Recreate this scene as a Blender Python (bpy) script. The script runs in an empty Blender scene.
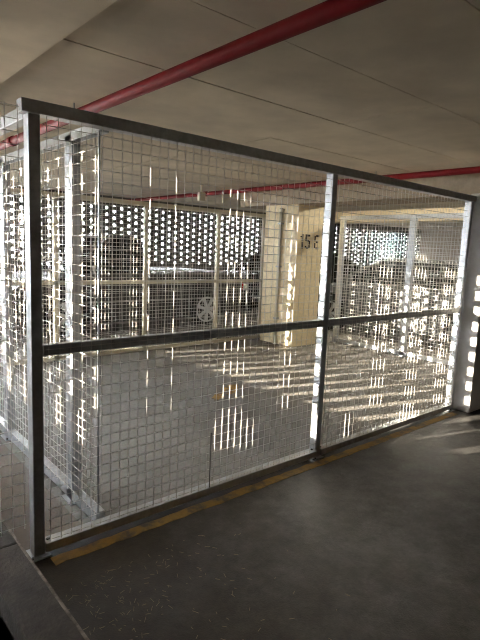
import bpy, bmesh, math, random
from mathutils import Vector, Matrix
random.seed(7)
S = bpy.context.scene
COL = S.collection

# ------------------------------------------------------------------ camera
cam_d = bpy.data.cameras.new('camera'); cam = bpy.data.objects.new('camera', cam_d); COL.objects.link(cam)
S.camera = cam
YAW, PITCH, ROLL, FPX = 0.85388, -0.13869, 0.042275, 508.37
d = Vector((math.cos(YAW), math.sin(YAW), 0)); r = Vector((math.sin(YAW), -math.cos(YAW), 0)); u = Vector((0, 0, 1))
fw = d*math.cos(PITCH) + u*math.sin(PITCH); up = -d*math.sin(PITCH) + u*math.cos(PITCH)
Rv = r*math.cos(ROLL) + up*math.sin(ROLL); Uv = -r*math.sin(ROLL) + up*math.cos(ROLL)
m = Matrix((Rv, Uv, -fw)).transposed().to_4x4()
m.translation = Vector((-0.7675, -2.2381, 1.4550))
cam.matrix_world = m
cam_d.sensor_fit = 'VERTICAL'; cam_d.sensor_height = 24.0; cam_d.lens = 24.0*FPX/640.0
cam_d.clip_start = 0.03; cam_d.clip_end = 300

# ------------------------------------------------------------------ world, sun, exposure
W = bpy.data.worlds.new('sky'); S.world = W; W.use_nodes = True
nt = W.node_tree; nt.nodes.clear()
wo = nt.nodes.new('ShaderNodeOutputWorld'); bg = nt.nodes.new('ShaderNodeBackground')
bg.inputs['Color'].default_value = (0.89, 0.94, 1.0, 1); bg.inputs['Strength'].default_value = 54.0
nt.links.new(bg.outputs[0], wo.inputs[0])
sun_d = bpy.data.lights.new('sun', 'SUN'); sun = bpy.data.objects.new('sun', sun_d); COL.objects.link(sun)
SA, SE = math.radians(17.0), math.radians(8.3)
sdir = Vector((math.cos(SA)*math.cos(SE), -math.sin(SA)*math.cos(SE), -math.sin(SE)))
sun.rotation_euler = sdir.to_track_quat('-Z', 'Y').to_euler()
sun.location = (-12, 6, 5)
sun_d.energy = 60.0; sun_d.color = (1.0, 0.87, 0.68); sun_d.angle = math.radians(0.2)
S.view_settings.view_transform = 'Standard'; S.view_settings.look = 'None'
S.view_settings.gamma = 1.0; S.view_settings.use_curve_mapping = False
S.view_settings.exposure = 0.36
S.cycles.max_bounces = 10; S.cycles.diffuse_bounces = 6; S.cycles.glossy_bounces = 4
S.cycles.sample_clamp_indirect = 6.0
S.cycles.use_denoising = True; S.cycles.filter_width = 1.1
S.cycles.denoising_prefilter = 'ACCURATE'

# ------------------------------------------------------------------ materials
def mat(name, col, rough=0.6, metal=0.0, noise=None, bump=0.0, spec=0.5, emit=None):
    """noise = (scale, second colour, low, high[, detail scale])"""
    M = bpy.data.materials.new(name); M.use_nodes = True
    t = M.node_tree; b = t.nodes['Principled BSDF']
    b.inputs['Roughness'].default_value = rough; b.inputs['Metallic'].default_value = metal
    b.inputs['Specular IOR Level'].default_value = spec
    b.inputs['Base Color'].default_value = (*col, 1)
    if emit:
        b.inputs['Emission Color'].default_value = (*emit[0], 1); b.inputs['Emission Strength'].default_value = emit[1]
    if noise:
        tc = t.nodes.new('ShaderNodeTexCoord')
        n1 = t.nodes.new('ShaderNodeTexNoise'); n1.inputs['Scale'].default_value = noise[0]
        n1.inputs['Detail'].default_value = 8; n1.inputs['Roughness'].default_value = 0.62
        ramp = t.nodes.new('ShaderNodeValToRGB')
        ramp.color_ramp.elements[0].position = noise[2]; ramp.color_ramp.elements[1].position = noise[3]
        ramp.color_ramp.elements[0].color = (*noise[1], 1); ramp.color_ramp.elements[1].color = (*col, 1)
        geo = t.nodes.new('ShaderNodeNewGeometry')
        t.links.new(geo.outputs['Position'], n1.inputs['Vector'])
        t.links.new(n1.outputs['Fac'], ramp.inputs['Fac'])
        out = ramp.outputs['Color']
        if len(noise) > 4:
            n2 = t.nodes.new('ShaderNodeTexNoise'); n2.inputs['Scale'].default_value = noise[4]
            n2.inputs['Detail'].default_value = 6
            t.links.new(geo.outputs['Position'], n2.inputs['Vector'])
            mx = t.nodes.new('ShaderNodeMix'); mx.data_type = 'RGBA'; mx.blend_type = 'MULTIPLY'
            mr = t.nodes.new('ShaderNodeMapRange'); mr.inputs[1].default_value = .3; mr.inputs[2].default_value = .7
            mr.inputs[3].default_value = .86; mr.inputs[4].default_value = 1.08
            t.links.new(n2.outputs['Fac'], mr.inputs[0])
            mx.inputs['Factor'].default_value = 1
            t.links.new(out, mx.inputs[6]); t.links.new(mr.outputs[0], mx.inputs[7]); out = mx.outputs[2]
        t.links.new(out, b.inputs['Base Color'])
        if bump:
            bp = t.nodes.new('ShaderNodeBump'); bp.inputs['Strength'].default_value = bump; bp.inputs['Distance'].default_value = .01
            n3 = t.nodes.new('ShaderNodeTexNoise'); n3.inputs['Scale'].default_value = noise[4] if len(noise) > 4 else noise[0]*8
            n3.inputs['Detail'].default_value = 8
            t.links.new(geo.outputs['Position'], n3.inputs['Vector'])
            t.links.new(n3.outputs['Fac'], bp.inputs['Height']); t.links.new(bp.outputs[0], b.inputs['Normal'])
    return M

M = {}
M['lane'] = mat('dark stained concrete', (.076, .075, .074), .52, noise=(2.3, (.044, .042, .040), .33, .68, 130), bump=.22, spec=.32)
def add_brown_ramp(Mx):
    # brown darkening broken by noise, strongest by the kerb, fading across the lane
    t = Mx.node_tree; b = t.nodes['Principled BSDF']; lk = b.inputs['Base Color'].links[0]; src = lk.from_socket
    geo = t.nodes.new('ShaderNodeNewGeometry'); sp = t.nodes.new('ShaderNodeSeparateXYZ'); t.links.new(geo.outputs['Position'], sp.inputs[0])
    n = t.nodes.new('ShaderNodeTexNoise'); n.inputs['Scale'].default_value = 2.6; n.inputs['Detail'].default_value = 9; n.inputs['Roughness'].default_value = .68
    t.links.new(geo.outputs['Position'], n.inputs['Vector'])
    ma = t.nodes.new('ShaderNodeMath'); ma.operation = 'MULTIPLY_ADD'; ma.inputs[1].default_value = -3.4; t.links.new(n.outputs['Fac'], ma.inputs[0]); t.links.new(sp.outputs['X'], ma.inputs[2])
    mr = t.nodes.new('ShaderNodeMapRange'); mr.interpolation_type = 'SMOOTHSTEP'
    mr.inputs[1].default_value = -2.0; mr.inputs[2].default_value = .55; mr.inputs[3].default_value = 1.0; mr.inputs[4].default_value = 0.0
    t.links.new(ma.outputs[0], mr.inputs[0])
    mx = t.nodes.new('ShaderNodeMix'); mx.data_type = 'RGBA'; mx.inputs[7].default_value = (.020, .014, .009, 1)
    t.links.new(mr.outputs[0], mx.inputs[0]); t.links.new(src, mx.inputs[6]); t.links.new(mx.outputs[2], b.inputs['Base Color'])
add_brown_ramp(M['lane'])
def add_speckle(Mx, scale, lo, hi):
    t = Mx.node_tree; b = t.nodes['Principled BSDF']; src = b.inputs['Base Color'].links[0].from_socket
    geo = t.nodes.new('ShaderNodeNewGeometry'); out = src
    for sc_, l, h in ((scale, lo, hi), (scale*5, .8, 1.25)):
        n = t.nodes.new('ShaderNodeTexNoise'); n.inputs['Scale'].default_value = sc_; n.inputs['Detail'].default_value = 12; n.inputs['Roughness'].default_value = .75
        t.links.new(geo.outputs['Position'], n.inputs['Vector'])
        mr = t.nodes.new('ShaderNodeMapRange'); mr.inputs[1].default_value = .35; mr.inputs[2].default_value = .65; mr.inputs[3].default_value = l; mr.inputs[4].default_value = h
        t.links.new(n.outputs['Fac'], mr.inputs[0])
        mx = t.nodes.new('ShaderNodeMix'); mx.data_type = 'RGBA'; mx.blend_type = 'MULTIPLY'; mx.inputs[0].default_value = 1
        t.links.new(out, mx.inputs[6]); t.links.new(mr.outputs[0], mx.inputs[7]); out = mx.outputs[2]
    t.links.new(out, b.inputs['Base Color'])
add_speckle(M['lane'], 9, .5, 1.6)
M['bay'] = mat('bay concrete', (.185, .176, .163), .7, noise=(1.6, (.135, .125, .112), .32, .66, 40), bump=.2)
add_speckle(M['bay'], 6, .85, 1.12)
M['strip'] = mat('dusty concrete', (.125, .10, .077), .8, noise=(5, (.08, .062, .047), .3, .7, 60), bump=.2)
M['kerb'] = mat('kerb concrete', (.046, .036, .027), .9, noise=(9, (.02, .015, .011), .35, .65, 60), bump=.6)
M['ceil'] = mat('soffit concrete', (.64, .565, .445), .9, noise=(.7, (.53, .465, .365), .34, .58, 3))
M['beam'] = mat('beam concrete', (.33, .27, .195), .9, noise=(2.2, (.25, .20, .145), .3, .65, 20), bump=.1)
M['drop'] = mat('pale soffit', (.74, .645, .51), .9, noise=(.9, (.66, .57, .45), .3, .65, 4))
M['cream'] = mat('cream paint', (.82, .71, .47), .7, noise=(3, (.74, .63, .42), .25, .6, 25))
M['wall'] = mat('wall render', (.45, .40, .33), .9, noise=(1.5, (.34, .30, .25), .3, .7))
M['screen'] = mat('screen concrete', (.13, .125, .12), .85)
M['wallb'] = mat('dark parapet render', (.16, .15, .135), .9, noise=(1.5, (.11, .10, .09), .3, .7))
M['nib'] = mat('pale render', (.55, .54, .52), .75, noise=(6, (.42, .41, .40), .3, .7))
M['galv'] = mat('galvanised steel', (.56, .58, .60), .38, .75, noise=(28, (.42, .44, .46), .35, .65))
M['wire'] = mat('galvanised wire', (.70, .68, .65), .35, .0)
M['creamsteel'] = mat('cream painted steel', (.62, .57, .43), .5)
M['yellow'] = mat('worn yellow paint', (.37, .215, .04), .75, noise=(9, (.12, .09, .055), .38, .56, 50))
M['red'] = mat('red paint', (.16, .006, .009), .6, noise=(14, (.12, .005, .007), .3, .7), spec=.12)
M['black'] = mat('black paint', (.015, .013, .012), .7)
M['rubber'] = mat('tyre rubber', (.018, .018, .018), .85)
M['alloy'] = mat('alloy rim', (.62, .62, .63), .3, .8)
M['glass'] = mat('tinted car glass', (.02, .023, .025), .06, 0, spec=.6)
M['silver'] = mat('dark truck paint', (.035, .032, .032), .45, .1)
M['dark'] = mat('charcoal car paint', (.03, .031, .034), .22, .2)
M['blue'] = mat('grey car paint', (.16, .165, .17), .25, .3)
M['lens'] = mat('red tail lens', (.35, .02, .02), .2)
M['clear'] = mat('clear lamp lens', (.7, .7, .7), .15)
M['white'] = mat('white plastic', (.78, .72, .56), .5)
M['plate'] = mat('number plate', (.75, .72, .55), .5)
M['straw'] = mat('dry straw', (.30, .24, .15), .9)
M['ground'] = mat('outdoor ground', (.50, .47, .41), .9)
M['steelbolt'] = mat('dark bolt', (.05, .05, .05), .5, .8)

# ------------------------------------------------------------------ mesh helpers
class MB:
    def __init__(s): s.v = []; s.f = []
    def box(s, x0, x1, y0, y1, z0, z1):
        n = len(s.v)
        s.v += [(x0,y0,z0),(x1,y0,z0),(x1,y1,z0),(x0,y1,z0),(x0,y0,z1),(x1,y0,z1),(x1,y1,z1),(x0,y1,z1)]
        s.f += [tuple(n+i for i in q) for q in ((0,3,2,1),(4,5,6,7),(0,1,5,4),(1,2,6,5),(2,3,7,6),(3,0,4,7))]
        return s
    def tube(s, a, b, rad, n=6, caps=True, rad2=None):
        a = Vector(a); b = Vector(b); ax = (b-a).normalized()
        t = Vector((0,0,1)) if abs(ax.z) < .9 else Vector((1,0,0))
        e1 = ax.cross(t).normalized(); e2 = ax.cross(e1); k = len(s.v)
        for P, q in ((a, rad), (b, rad if rad2 is None else rad2)):
            for i in range(n):
                w = 2*math.pi*(i+.5)/n; s.v.append(tuple(P + e1*q*math.cos(w) + e2*q*math.sin(w)))
        for i in range(n):
            j = (i+1) % n; s.f.append((k+i, k+n+i, k+n+j, k+j))
        if caps:
            s.f.append(tuple(k+i for i in range(n))); s.f.append(tuple(k+n+i for i in reversed(range(n))))
        return s
    def poly(s, pts, off):
        """prism: outline pts extruded by the vector off"""
        off = Vector(off); k = len(s.v); n = len(pts)
        s.v += [tuple(p) for p in pts] + [tuple(Vector(p)+off) for p in pts]
        s.f.append(tuple(range(k, k+n))); s.f.append(tuple(range(k+2*n-1, k+n-1, -1)))
        for i in range(n):
            j = (i+1) % n; s.f.append((k+j, k+i, k+n+i, k+n+j))
        return s
    def mesh(s, name, m, smooth=False):
        me = bpy.data.meshes.new(name); me.from_pydata(s.v, [], s.f)
        bm = bmesh.new(); bm.from_mesh(me); bmesh.ops.recalc_face_normals(bm, faces=bm.faces); bm.to_mesh(me); bm.free()
        if smooth:
            for p in me.polygons: p.use_smooth = len(p.vertices) == 4
        me.materials.append(m); return me
    def obj(s, name, m, parent=None, bevel=0, smooth=False, loc=None):
        o = bpy.data.objects.new(name, s.mesh(name, m, smooth)); COL.objects.link(o)
        if parent: o.parent = parent
        if loc: o.location = loc
        if bevel:
            b = o.modifiers.new('bevel', 'BEVEL'); b.width = bevel; b.segments = 2; b.limit_method = 'ANGLE'
        return o

def box(name, m, x0, x1, y0, y1, z0, z1, parent=None, bevel=0):
    return MB().box(x0, x1, y0, y1, z0, z1).obj(name, m, parent, bevel)
def tag(o, label, cat, group=None):
    o['label'] = label; o['category'] = cat
    if group: o['group'] = group
    return o
def struct(o, label, cat='structure'):
    o['kind'] = 'structure'; o['label'] = label; o['category'] = cat; return o
def thing(name, label, cat, loc=(0, 0, 0), rz=0, group=None):
    o = bpy.data.objects.new(name, None); COL.objects.link(o); o.location = loc; o.rotation_euler = (0, 0, rz)
    o.empty_display_size = .1
    return tag(o, label, cat, group)
def reparent(o, p):
    """child keeps its world place under an unrotated empty"""
    o.parent = p; o.location = Vector(o.location) - p.location; return o

# ------------------------------------------------------------------ the setting
ZC = 2.45
XL, YB, XR, YF = -2.2, 8.0, 17.0, -8.0
fl = struct(box('floor', M['lane'], -.25, XR, YF, 0.0, -.3, 0), 'dark stained concrete lane in front of the cage', 'floor')
fb = struct(box('floor_bay', M['bay'], .27, XR, 0.0, YB, -.3, 0), 'grey concrete floor inside the mesh cage', 'floor')
lf = struct(box('floor_lower', M['lane'], XL, -.25, YF, 0.0, -.3, -.22), 'dark lower floor left of the kerb', 'floor')
fs = struct(box('floor_strip', M['strip'], XL, .27, 0.0, YB, -.3, 0), 'dusty brown concrete strip left of the cage partition', 'floor')
kb = struct(MB().box(-.25, -.085, YF, 0.0, -.22, .10).box(-.25, -.085, 0.0, YB, 0, .10).obj('trim_1', M['kerb'], bevel=.012), 'low rough concrete kerb at the lower left', 'kerb')
M['arris'] = mat('pale kerb edge', (.20, .165, .13), .9, noise=(16, (.06, .048, .036), .42, .60, 60))  # paler mottled strip along the kerb's right edge
box('kerb_edge', M['arris'], -.0975, -.0835, YF+.02, YB-.02, .094, .1012, kb, .003)
gd = struct(box('ground_outside', M['ground'], -60, 70, -30, 80, -.6, -.32), 'pale ground outside the car park', 'ground')

ce = struct(box('ceiling', M['ceil'], XL, XR, YF, YB, ZC+.006, ZC+.3), 'stained concrete soffit with formwork joints', 'ceiling')
JY = [-8 + .02]
ys = [YF + .0]
y = -.385 - .785*9
xs = [.1, 2.49, 4.85, 7.25, 9.65, 12.05, 14.45, 16.85]
g = .0035
while y < YB - .1:
    for i in range(len(xs)-1):
        y0, y1 = max(y, YF+.01), min(y+.785, YB-.06)
        dz = random.uniform(-.0015, .0015)
        o = box('panel', M['ceil'], xs[i]+g, xs[i+1]-g, y0+g, y1-g, ZC+dz, ZC+.02, ce)
    y += .785
# lower soffit at the left and the downstand beams
struct(box('ceiling_drop', M['drop'], XL, .165, YF, YB-.05, 2.33, ZC+.02), 'pale lowered soffit over the upper left corner', 'ceiling')
struct(box('trim_2', M['beam'], 4.87, 5.45, YF, 4.35, 2.15, ZC+.02), 'brown concrete beam behind the far red pipe', 'beam')
struct(box('trim_3', M['cream'], 9.2, 9.7, YF, YB-.05, 2.2, ZC+.02), 'cream beam beyond the right mesh partition', 'beam')

def screen(name, axis, fixed, a0, a1, z0, z1, pitch, hole, rp, hh, thick, label):
    """perforated screen: upright strips with short bridges, alternate columns half a row out of step"""
    b = MB(); n = int(round((a1-a0)/pitch)); pitch = (a1-a0)/n; w = pitch - hole
    def bb(p0, p1, q0, q1):
        if axis == 'x': b.box(fixed-thick, fixed, p0, p1, q0, q1)
        else: b.box(p0, p1, fixed, fixed+thick, q0, q1)
    for i in range(n+1):
        c = a0 + i*pitch; bb(max(a0, c-w/2), min(a1, c+w/2), z0, z1)
        if i == n: break
        z = z0 - (rp/2 if i % 2 else 0)
        while z < z1:
            q0, q1 = max(z, z0), min(z+rp-hh, z1)
            if q1 > q0 + .004: bb(c+w/2, c+pitch-w/2, q0, q1)
            z += rp
    return struct(b.obj(name, M['screen']), label, 'wall')

# left wall: parapet, perforated screen, lintel, solid return in front
Y0S, Y1S = .76, 5.33
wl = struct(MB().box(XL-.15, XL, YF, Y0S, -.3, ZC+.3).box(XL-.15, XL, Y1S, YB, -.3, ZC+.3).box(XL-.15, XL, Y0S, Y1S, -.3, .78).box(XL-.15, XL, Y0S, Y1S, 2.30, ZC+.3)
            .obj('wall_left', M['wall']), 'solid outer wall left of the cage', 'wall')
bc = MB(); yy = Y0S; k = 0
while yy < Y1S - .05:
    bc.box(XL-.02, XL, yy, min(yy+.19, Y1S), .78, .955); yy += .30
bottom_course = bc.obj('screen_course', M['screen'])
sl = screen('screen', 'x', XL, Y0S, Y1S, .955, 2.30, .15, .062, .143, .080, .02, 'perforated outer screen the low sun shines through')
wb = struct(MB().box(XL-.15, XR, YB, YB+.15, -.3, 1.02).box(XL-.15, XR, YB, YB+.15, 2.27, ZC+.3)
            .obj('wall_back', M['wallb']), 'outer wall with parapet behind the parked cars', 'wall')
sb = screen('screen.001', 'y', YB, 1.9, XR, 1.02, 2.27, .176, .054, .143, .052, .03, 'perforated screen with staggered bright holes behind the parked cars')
sc2 = screen('screen.002', 'y', YB, XL, 1.9, 1.02, 2.27, .176, .125, .143, .112, .03, 'unseen end of the rear screen, holes widened to add light')  # out of view; larger holes let extra sky light in
for o, w in ((sl, wl), (sb, wb), (sc2, wb)):
    o.parent = w
    for k in ('label', 'category'): del o[k]
    bottom_course.parent = wl; bottom_course['kind'] = 'stuff'
    o['kind'] = 'stuff'
struct(box('wall_right', M['wall'], XR, XR+.15, YF, YB+.15, -.3, ZC+.3), 'far right end wall', 'wall')
struct(box('wall_front', M['wall'], XL-.15, XR+.15, YF-.15, YF, -.3, ZC+.3), 'wall across the lane behind the viewer', 'wall')

# cream column with its stencilled bay number
col = struct(MB().box(4.85, 5.42, 3.0, 3.7, 0, 2.15).obj('column', M['cream'], bevel=.01), 'cream painted column stencilled 15 E', 'column')
def glyph(strokes, ox, oz, w, h):
    b = MB()
    for (x0, x1, z0, z1, sh) in strokes:
        pts = [(ox+x0*w, 2.9965, oz+z0*h), (ox+x1*w, 2.9965, oz+z0*h), (ox+(x1+sh)*w, 2.9965, oz+z1*h), (ox+(x0+sh)*w, 2.9965, oz+z1*h)]
        b.poly(pts, (0, .0033, 0))
    return b
G1 = [(.34,.62,0,.46,0), (.34,.62,.54,1,0), (.05,.34,.78,.86,.05)]
G5 = [(.05,.28,.54,1,0), (.36,.95,.86,1,0), (.36,.72,.50,.63,0), (.74,.97,.30,.56,0), (.74,.97,.08,.26,-.03), (.30,.68,0,.13,0), (.02,.25,.04,.2,0)]
GE = [(.05,.28,.06,.45,0), (.05,.28,.55,.94,0), (.36,.95,0,.13,0), (.36,.82,.44,.56,0), (.36,.95,.87,1,0)]
for nm, gl, ox in (('numeral', G1, 4.915), ('numeral', G5, 5.03), ('letter', GE, 5.235)):
    glyph(gl, ox, 1.50, .115, .215).obj(nm, M['black'], col)
# downpipe against the column
dp = thing('downpipe', 'slim grey downpipe strapped to the side of the cream column', 'pipe', (4.815, 3.32, 0))
MB().tube((0,0,0), (0,0,2.03), .026, 12).obj('pipe', M['creamsteel'], dp, smooth=True)
MB().tube((0,0,2.03), (.02,0,2.08), .034, 12, rad2=.04).obj('funnel', M['white'], dp, smooth=True)
for z in (.4, 1.2, 1.85): box('strap', M['galv'], -.03, .034, -.034, .034, z, z+.025, dp)
# pale nib wall at the end of the front fence
struct(MB().box(3.975, 4.6, -.165, .03, 0, 2.05).obj('wall_nib', M['nib'], bevel=.006), 'pale rendered nib wall at the right end of the fence', 'wall')

# worn paint on the floors (children of the floors they lie on)
def strip_paint(name, parent, m, x0, x1, y0, y1, step=.05, jit=.005):
    b = MB(); n = int((x1-x0)/step); top = []; bot = []
    for i in range(n+1):
        x = x0 + (x1-x0)*i/n
        top.append((x, y1+random.uniform(-jit, jit), 0)); bot.append((x, y0+random.uniform(-jit, jit), 0))
    for i in range(n):
        b.poly([bot[i], bot[i+1], top[i+1], top[i]], (0, 0, .0025))
    return b.obj(name, m, parent)
strip_paint('painted_line', fl, M['yellow'], .035, 3.85, -.118, -.052)
def blob(cx, cy, rx, ry, rot, parent, m, n=22):
    pts = []
    for i in range(n):
        a = 2*math.pi*i/n; k = random.uniform(.72, 1.1)
        x, y_ = rx*k*math.cos(a), ry*k*math.sin(a)
        pts.append((cx + x*math.cos(rot)-y_*math.sin(rot), cy + x*math.sin(rot)+y_*math.cos(rot), 0))
    return MB().poly(pts, (0, 0, .002)).obj('paint_mark', m, parent)
blob(2.62, 1.75, .16, .07, .5, fb, M['yellow']); blob(2.30, 1.56, .13, .06, .6, fb, M['yellow']); blob(2.50, 1.60, .09, .035, .4, fb, M['yellow'])

# ------------------------------------------------------------------ red sprinkler pipes
def sprinkler(x, z, rad, y0, y1, label, ycoup):
    t = thing('sprinkler_pipe', label, 'pipe', (x, 0, z), 0, 'red sprinkler pipes')
    MB().tube((0, y0, 0), (0, y1, 0), rad, 20).obj('pipe', M['red'], t, smooth=True)
    for yc in ycoup:
        MB().tube((0, yc-.04, 0), (0, yc+.04, 0), rad*1.22, 20).obj('coupling', M['red'], t, smooth=True)
    yy = y0 + .7
    while yy < y1:
        h = MB(); h.tube((0, yy, rad), (0, yy, ZC-z+.005), .006, 8); h.tube((0, yy-.014, 0), (0, yy+.014, 0), rad*1.07, 20)
        h.obj('hanger', M['galv'], t); yy += 2.9
    return t
sprinkler(.81, 2.36, .037, -7.9, 7.9, 'thick red sprinkler pipe crossing the ceiling above the near bay', (2.9,))
sprinkler(4.56, 2.36, .034, -7.9, 7.9, 'red sprinkler pipe running along the far brown beam', (4.9,))

# ------------------------------------------------------------------ mesh fences
PITCH_W, RW = .05, .0014
def wire_panel(parent, axis, fixed, a0, a1, z0, z1, side=1, rw=RW):
    """welded mesh: uprights on one side, cross wires on the other"""
    def wires(vertical):
        b = MB()
        if vertical:
            n = int((a1-a0)/PITCH_W)
            off = ((a1-a0)-n*PITCH_W)/2
            for i in range(n+1):
                a = a0+off+i*PITCH_W
                P = (fixed, a) if axis == 'x' else (a, fixed)
                b.tube((*P, z0), (*P, z1), rw, 6)
        else:
            n = int((z1-z0)/PITCH_W); f2 = fixed - side*2*rw
            for i in range(n+1):
                z = z0 + .02 + i*PITCH_W
                if z > z1: break
                if axis == 'x': b.tube((f2, a0, z), (f2, a1, z), rw, 6)
                else: b.tube((a0, f2, z), (a1, f2, z), rw, 6)
        return b
    o = MB(); va = wires(True); vb = wires(False); o.v = va.v + vb.v; o.f = va.f + [tuple(i+len(va.v) for i in q) for q in vb.f]
    o = o.obj('wire_mesh', M['wire'], parent); o['kind'] = 'stuff'
    return o
def post(parent, x, y, h, sx=.05, sy=.06, m=None, plate=True, z0=0.0):
    p = MB().box(x-sx/2, x+sx/2, y-sy/2, y+sy/2, z0+.008, h).obj('post', m or M['galv'], parent, bevel=.004)
    if plate:
        pl = MB().box(x-sx/2-.022, x+sx/2+.022, y-sy/2-.022, y+sy/2+.022, z0, z0+.008).obj('base_plate', M['galv'], p)
        for (dx, dy) in ((-1, -1), (1, 1)):
            MB().tube((x+dx*(sx/2+.011), y+dy*(sy/2+.011), z0+.008), (x+dx*(sx/2+.011), y+dy*(sy/2+.011), z0+.018), .006, 6).obj('bolt', M['steelbolt'], p)
    return p

XM, XE = 1.954, 3.921
ff = thing('mesh_fence', 'long galvanised mesh fence across the front of the cage', 'fence', (0, 0, 0), 0, 'cage fences')
for x in (0, XM, XE): post(ff, x, .012, 1.98)
box('top_rail', M['galv'], -.055, XE+.04, -.034, .03, 1.968, 2.022, ff, .004)
for a, b in ((0, XM), (XM, XE)):
    mr = box('mid_rail', M['galv'], a+.025, b-.025, -.020, .02, .95, 1.0, ff, .004)
    br = box('bottom_rail', M['galv'], a+.025, b-.025, -.034, .03, .022, .067, ff, .004)
    for x in (a+.045, b-.045):
        MB().tube((x, .0, .067), (x, .0, .074), .009, 6).obj('bolt', M['steelbolt'], br)
wire_panel(ff, 'y', -.0265, .03, .965, .06, 1.975)
wire_panel(ff, 'y', -.0265, .985, XM-.03, .06, 1.975)
wire_panel(ff, 'y', -.0265, XM+.03, XE-.03, .06, 1.975)
MB().tube((.975, -.0285, .06), (.975, -.0285, .40), .003, 8).obj('joint_bar', M['steelbolt'], ff)
box('return_rail', M['galv'], -.025, .025, .05, 3.76, 1.955, 2.01, ff, .004)

fn = thing('mesh_fence.001', 'mesh panel left of the dark corner post, hung above the kerb', 'fence', (0, 0, 0), 0, 'cage fences')
wire_panel(fn, 'y', -.0165, -1.02, -.06, .165, 1.995)
post(fn, -1.05, .045, 2.0, z0=0)

fsd = thing('mesh_partition', 'left mesh partition receding from behind the dark corner post', 'fence', (0, 0, 0), 0, 'cage fences')
for yy in (.42, 1.58, 2.72): post(fsd, .345, yy, 2.0, .05, .09)
post(fsd, .345, 3.74, 2.0, .05, .05)
box('top_rail', M['galv'], .32, .37, .055, 3.76, 1.965, 2.015, fsd, .004)
box('bottom_rail', M['galv'], .32, .37, .075, 3.76, .012, .075, fsd, .004)
MB().box(.318, .326, .055, .063, .07, 1.97).obj('edge_bar', M['galv'], fsd)
wire_panel(fsd, 'x', .312, .06, 3.74, .07, 1.97, 1)

fbk = thing('mesh_partition.001', 'rear mesh partition with cream rails in front of the dark utility truck', 'fence', (0, 0, 0), 0, 'cage fences')
for x in (-.9, .32, 1.55, 2.77, 4.0, 4.93): post(fbk, x, 3.81, 2.02, .05, .05, M['creamsteel'])
box('top_rail', M['creamsteel'], -.9, 4.95, 3.79, 3.83, 1.96, 2.02, fbk, .003)
box('mid_rail', M['creamsteel'], -.9, 4.95, 3.785, 3.83, .935, .985, fbk, .003)
box('bottom_rail', M['creamsteel'], -.9, 4.95, 3.785, 3.83, .012, .065, fbk, .003)
wire_panel(fbk, 'y', 3.778, -.88, 4.93, .05, 1.98, 1, .0024)

frt = thing('mesh_partition.002', 'right mesh partition with sunlit steel post between column and nib wall', 'fence', (0, 0, 0), 0, 'cage fences')
for yy in (-.9, .45, 1.72, 2.96): post(frt, 5.87, yy, 2.04, .06, .09)
box('top_rail', M['galv'], 5.85, 5.9, -.9, 3.0, 1.985, 2.045, frt, .003)
box('bottom_rail', M['galv'], 5.84, 5.9, -.9, 3.0, .012, .07, frt, .003)
wire_panel(frt, 'x', 5.837, -.88, 2.98, .05, 2.0, 1, .0024)

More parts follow.
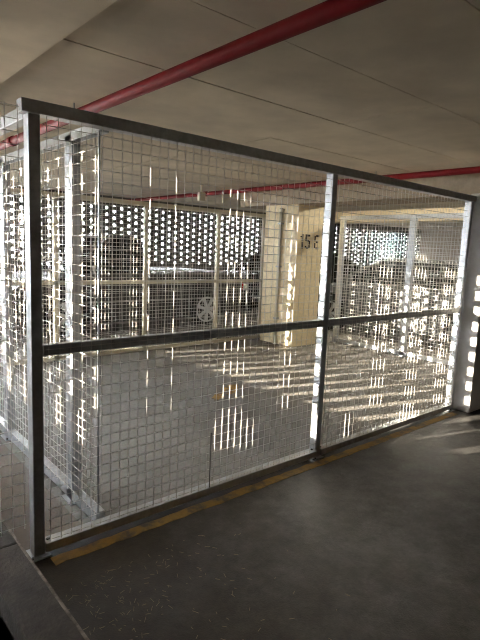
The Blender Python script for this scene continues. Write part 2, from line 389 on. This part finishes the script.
# ------------------------------------------------------------------ cars
def make_car(label, paint, loc, rz, L=4.4, Wd=1.78, H=1.46, belt=.93, suv=False, ute=False):
    t = thing('car', label, 'car', loc, rz, 'parked cars')
    hw = Wd/2; R = .325; wx = (-1.32, 1.30); arch = R+.05
    def outline():
        pts = [(-L/2+.04, .34), (-L/2, .52), (-L/2+.03, .80), (-L/2+.12, belt+.02)]
        pts += [(-1.0, belt+.03), (.75, belt), (1.25, belt-.04), (L/2-.35, belt-.13), (L/2-.08, belt-.24), (L/2, .52), (L/2-.03, .28)]
        low = .20
        def arc(cx):
            a = []
            st = math.acos(max(-1, (low-R)/arch if abs(low-R) < arch else -1))
            s0 = math.asin((low-R)/arch)
            for i in range(11):
                w = s0 + (math.pi-2*s0)*i/10
                a.append((cx+arch*math.cos(w), R+arch*math.sin(w)))
            return a
        pts += [(L/2-.12, low)] + arc(wx[1]) + arc(wx[0]) + [(-L/2+.12, low)]
        return pts
    b = MB().poly([(x, -hw, z) for x, z in outline()], (0, Wd, 0))
    b.obj('body', paint, t, bevel=.045, smooth=False)
    if suv: gb = [(-L/2+.10, belt), (-L/2+.35, H), (.35, H), (1.15, belt)]
    elif ute: gb = [(-.10, belt), (.02, H), (.50, H), (1.25, belt)]
    else: gb = [(-1.75, belt), (-1.05, H), (.25, H), (1.15, belt)]
    tw = hw-.2; bw = hw-.04
    v = [(gb[0][0], -bw, gb[0][1]), (gb[3][0], -bw, gb[3][1]), (gb[3][0], bw, gb[3][1]), (gb[0][0], bw, gb[0][1]),
         (gb[1][0], -tw, gb[1][1]-.04), (gb[2][0], -tw, gb[2][1]-.04), (gb[2][0], tw, gb[2][1]-.04), (gb[1][0], tw, gb[1][1]-.04)]
    c = MB(); c.v = v; c.f = [(0,3,2,1),(4,5,6,7),(0,1,5,4),(1,2,6,5),(2,3,7,6),(3,0,4,7)]
    c.obj('windows', M['glass'], t)
    rf = MB(); rf.v = [(gb[1][0]-.05, -tw-.02, H-.045), (gb[2][0]+.05, -tw-.02, H-.045), (gb[2][0]+.05, tw+.02, H-.045), (gb[1][0]-.05, tw+.02, H-.045),
         (gb[1][0]+.1, -tw+.08, H), (gb[2][0]-.1, -tw+.08, H), (gb[2][0]-.1, tw-.08, H), (gb[1][0]+.1, tw-.08, H)]
    rf.f = c.f; rf.obj('roof', paint, t, bevel=.02)
    for s in (-1, 1):
        for q in ((0, 4), (1, 5)):
            A = Vector(v[q[0] if s < 0 else 3-q[0]]); B = Vector(v[q[1] if s < 0 else 11-q[1]])
            MB().tube(A, B, .035, 8).obj('pillar', paint, t, smooth=True)
        xm = gb[1][0]*.55+gb[2][0]*.45
        MB().tube((xm, s*bw, belt), (xm, s*tw, H-.03), .032, 8).obj('pillar', M['black'], t, smooth=True)
        mb = MB().box(.78, .95, s*(hw+.09)-.08, s*(hw+.09)+.08, belt+.0, belt+.13)
        mb.obj('mirror', paint, t, bevel=.03)
        for xh in (-.75, .2): MB().box(xh-.1, xh+.1, s*(hw+.012)-.014, s*(hw+.012)+.014, belt-.13, belt-.10).obj('door_handle', paint, t, bevel=.006)
        for xd in (-.95, -.02, .93): MB().box(xd-.004, xd+.004, s*(hw+.001)-.002, s*(hw+.001)+.002, .32, belt-.03).obj('door_seam', M['black'], t)
        MB().box(-L/2-.005, -L/2+.16, s*(hw-.17)-.14, s*(hw-.17)+.155, .66, .82).obj('tail_lamp', M['lens'], t, bevel=.02)
        MB().box(L/2-.30, L/2-.03, s*(hw-.2)-.15, s*(hw-.2)+.16, .60, .70).obj('head_lamp', M['clear'], t, bevel=.02)
        for x in wx:
            yc = s*(hw-.11)
            w = MB().tube((x, yc-.1, R), (x, yc+.1, R), R, 28).obj('wheel', M['rubber'], t, bevel=.02)
            fo = s*.1
            ring = MB(); n = 28; k = 0
            for rr, dy in ((.235, .006), (.205, .006), (.205, -.05), (.235, -.01)):
                for i in range(n):
                    a = 2*math.pi*i/n; ring.v.append((x+rr*math.cos(a), yc+fo+s*dy, R+rr*math.sin(a)))
            for q in range(4):
                for i in range(n):
                    j = (i+1) % n; q2 = (q+1) % 4; ring.f.append((q*n+i, q*n+j, q2*n+j, q2*n+i))
            ring.obj('rim', M['alloy'], w)
            for i in range(7):
                a = 2*math.pi*i/7 + .3
                ca, sa = math.cos(a), math.sin(a)
                def pt(rr, tt, dy): return (x + rr*ca - tt*sa, yc+fo+s*dy, R + rr*sa + tt*ca)
                MB().poly([pt(.03, -.022, .004), pt(.215, -.034, .004), pt(.215, .034, .004), pt(.03, .022, .004)], (0, s*.012, 0)).obj('spoke', M['alloy'], w)
            MB().tube((x, yc+fo, R), (x, yc+fo+s*.02, R), .045, 14).obj('hub', M['alloy'], w)
    MB().box(-L/2-.012, -L/2+.03, -.19, .19, .60, .71).obj('number_plate', M['plate'], t)
    MB().box(L/2-.03, L/2+.012, -.19, .19, .36, .47).obj('number_plate', M['plate'], t)
    MB().box(L/2-.06, L/2+.006, -.55, .55, .50, .58).obj('grille', M['black'], t)
    return t
make_car('dark utility truck with silver alloy wheels parked side-on behind the rear partition', M['silver'], (3.58, 5.2+.89, 0), math.pi, ute=True, belt=.98, H=1.6)
make_car('dark car parked beyond the utility truck, mostly hidden by the cream column', M['dark'], (8.75, 5.2+.95, 0), 0)
make_car('charcoal car parked beyond the right mesh partition', M['blue'], (7.65, 2.55, 0), math.pi/2, suv=True, H=1.4, belt=.95, L=4.1)

# ------------------------------------------------------------------ small fittings, painted lit patch
jb = thing('junction_box', 'small cream electrical box under the far ceiling', 'box', (4.14, 4.45, 2.18), 0)
box('box_body', M['white'], -.06, .06, -.03, .03, 0, .14, jb, .008)
MB().tube((0, 0, .14), (0, 0, ZC-2.18+.004), .012, 10).obj('conduit', M['creamsteel'], jb, smooth=True)
br = thing('patch_plate', 'pale triangular plate painted as a lit patch at the end of the brown beam', 'patch_plate', (4.72, 4.5, 2.20), 0)  # pale plate stands in for a lit patch on the beam
MB().poly([(-.1, 0, .25), (.12, 0, .25), (.12, 0, .12), (-.1, 0, .0)], (0, .03, 0)).obj('plate', M['white'], br)

# dry straw and grit blown along the kerb
st = MB()
for i in range(240):
    x = -.06 + abs(random.gauss(0, .4)); y_ = -.3 - abs(random.gauss(0, .4))
    a = random.uniform(0, math.pi); l = random.uniform(.003, .014)
    st.tube((x-l*math.cos(a), y_-l*math.sin(a), .002), (x+l*math.cos(a), y_+l*math.sin(a), .004), .0008, 4)
o = st.obj('dry_straw', M['straw']); o['kind'] = 'stuff'; o['label'] = 'dry straw scattered over the dark floor by the kerb'; o['category'] = 'straw'

# battens added out of sight behind the brown beam to brighten the column
M['tube'] = mat('lit tube', (.9, .9, .85), .4, emit=((1.0, .90, .72), 240.0))
for (lx, ly, lab) in ((6.55, .2, 'added unseen batten brightening the cream column, nearer the nib wall'), (6.55, 2.3, 'added unseen batten brightening the cream column, at the column end')):
    t = thing('added_batten', lab, 'light', (lx, ly, 2.36), 0, 'added unseen battens')
    MB().poly([(-.06, 0, .09), (.06, 0, .09), (.045, 0, .035), (-.045, 0, .035)], (0, 1.25, 0)).obj('housing', M['white'], t)
    MB().tube((0, .04, .018), (0, 1.21, .018), .016, 12).obj('tube', M['tube'], t, smooth=True)
    for q in (.0, 1.21): box('end_cap', M['white'], -.03, .03, q, q+.04, 0, .045, t)
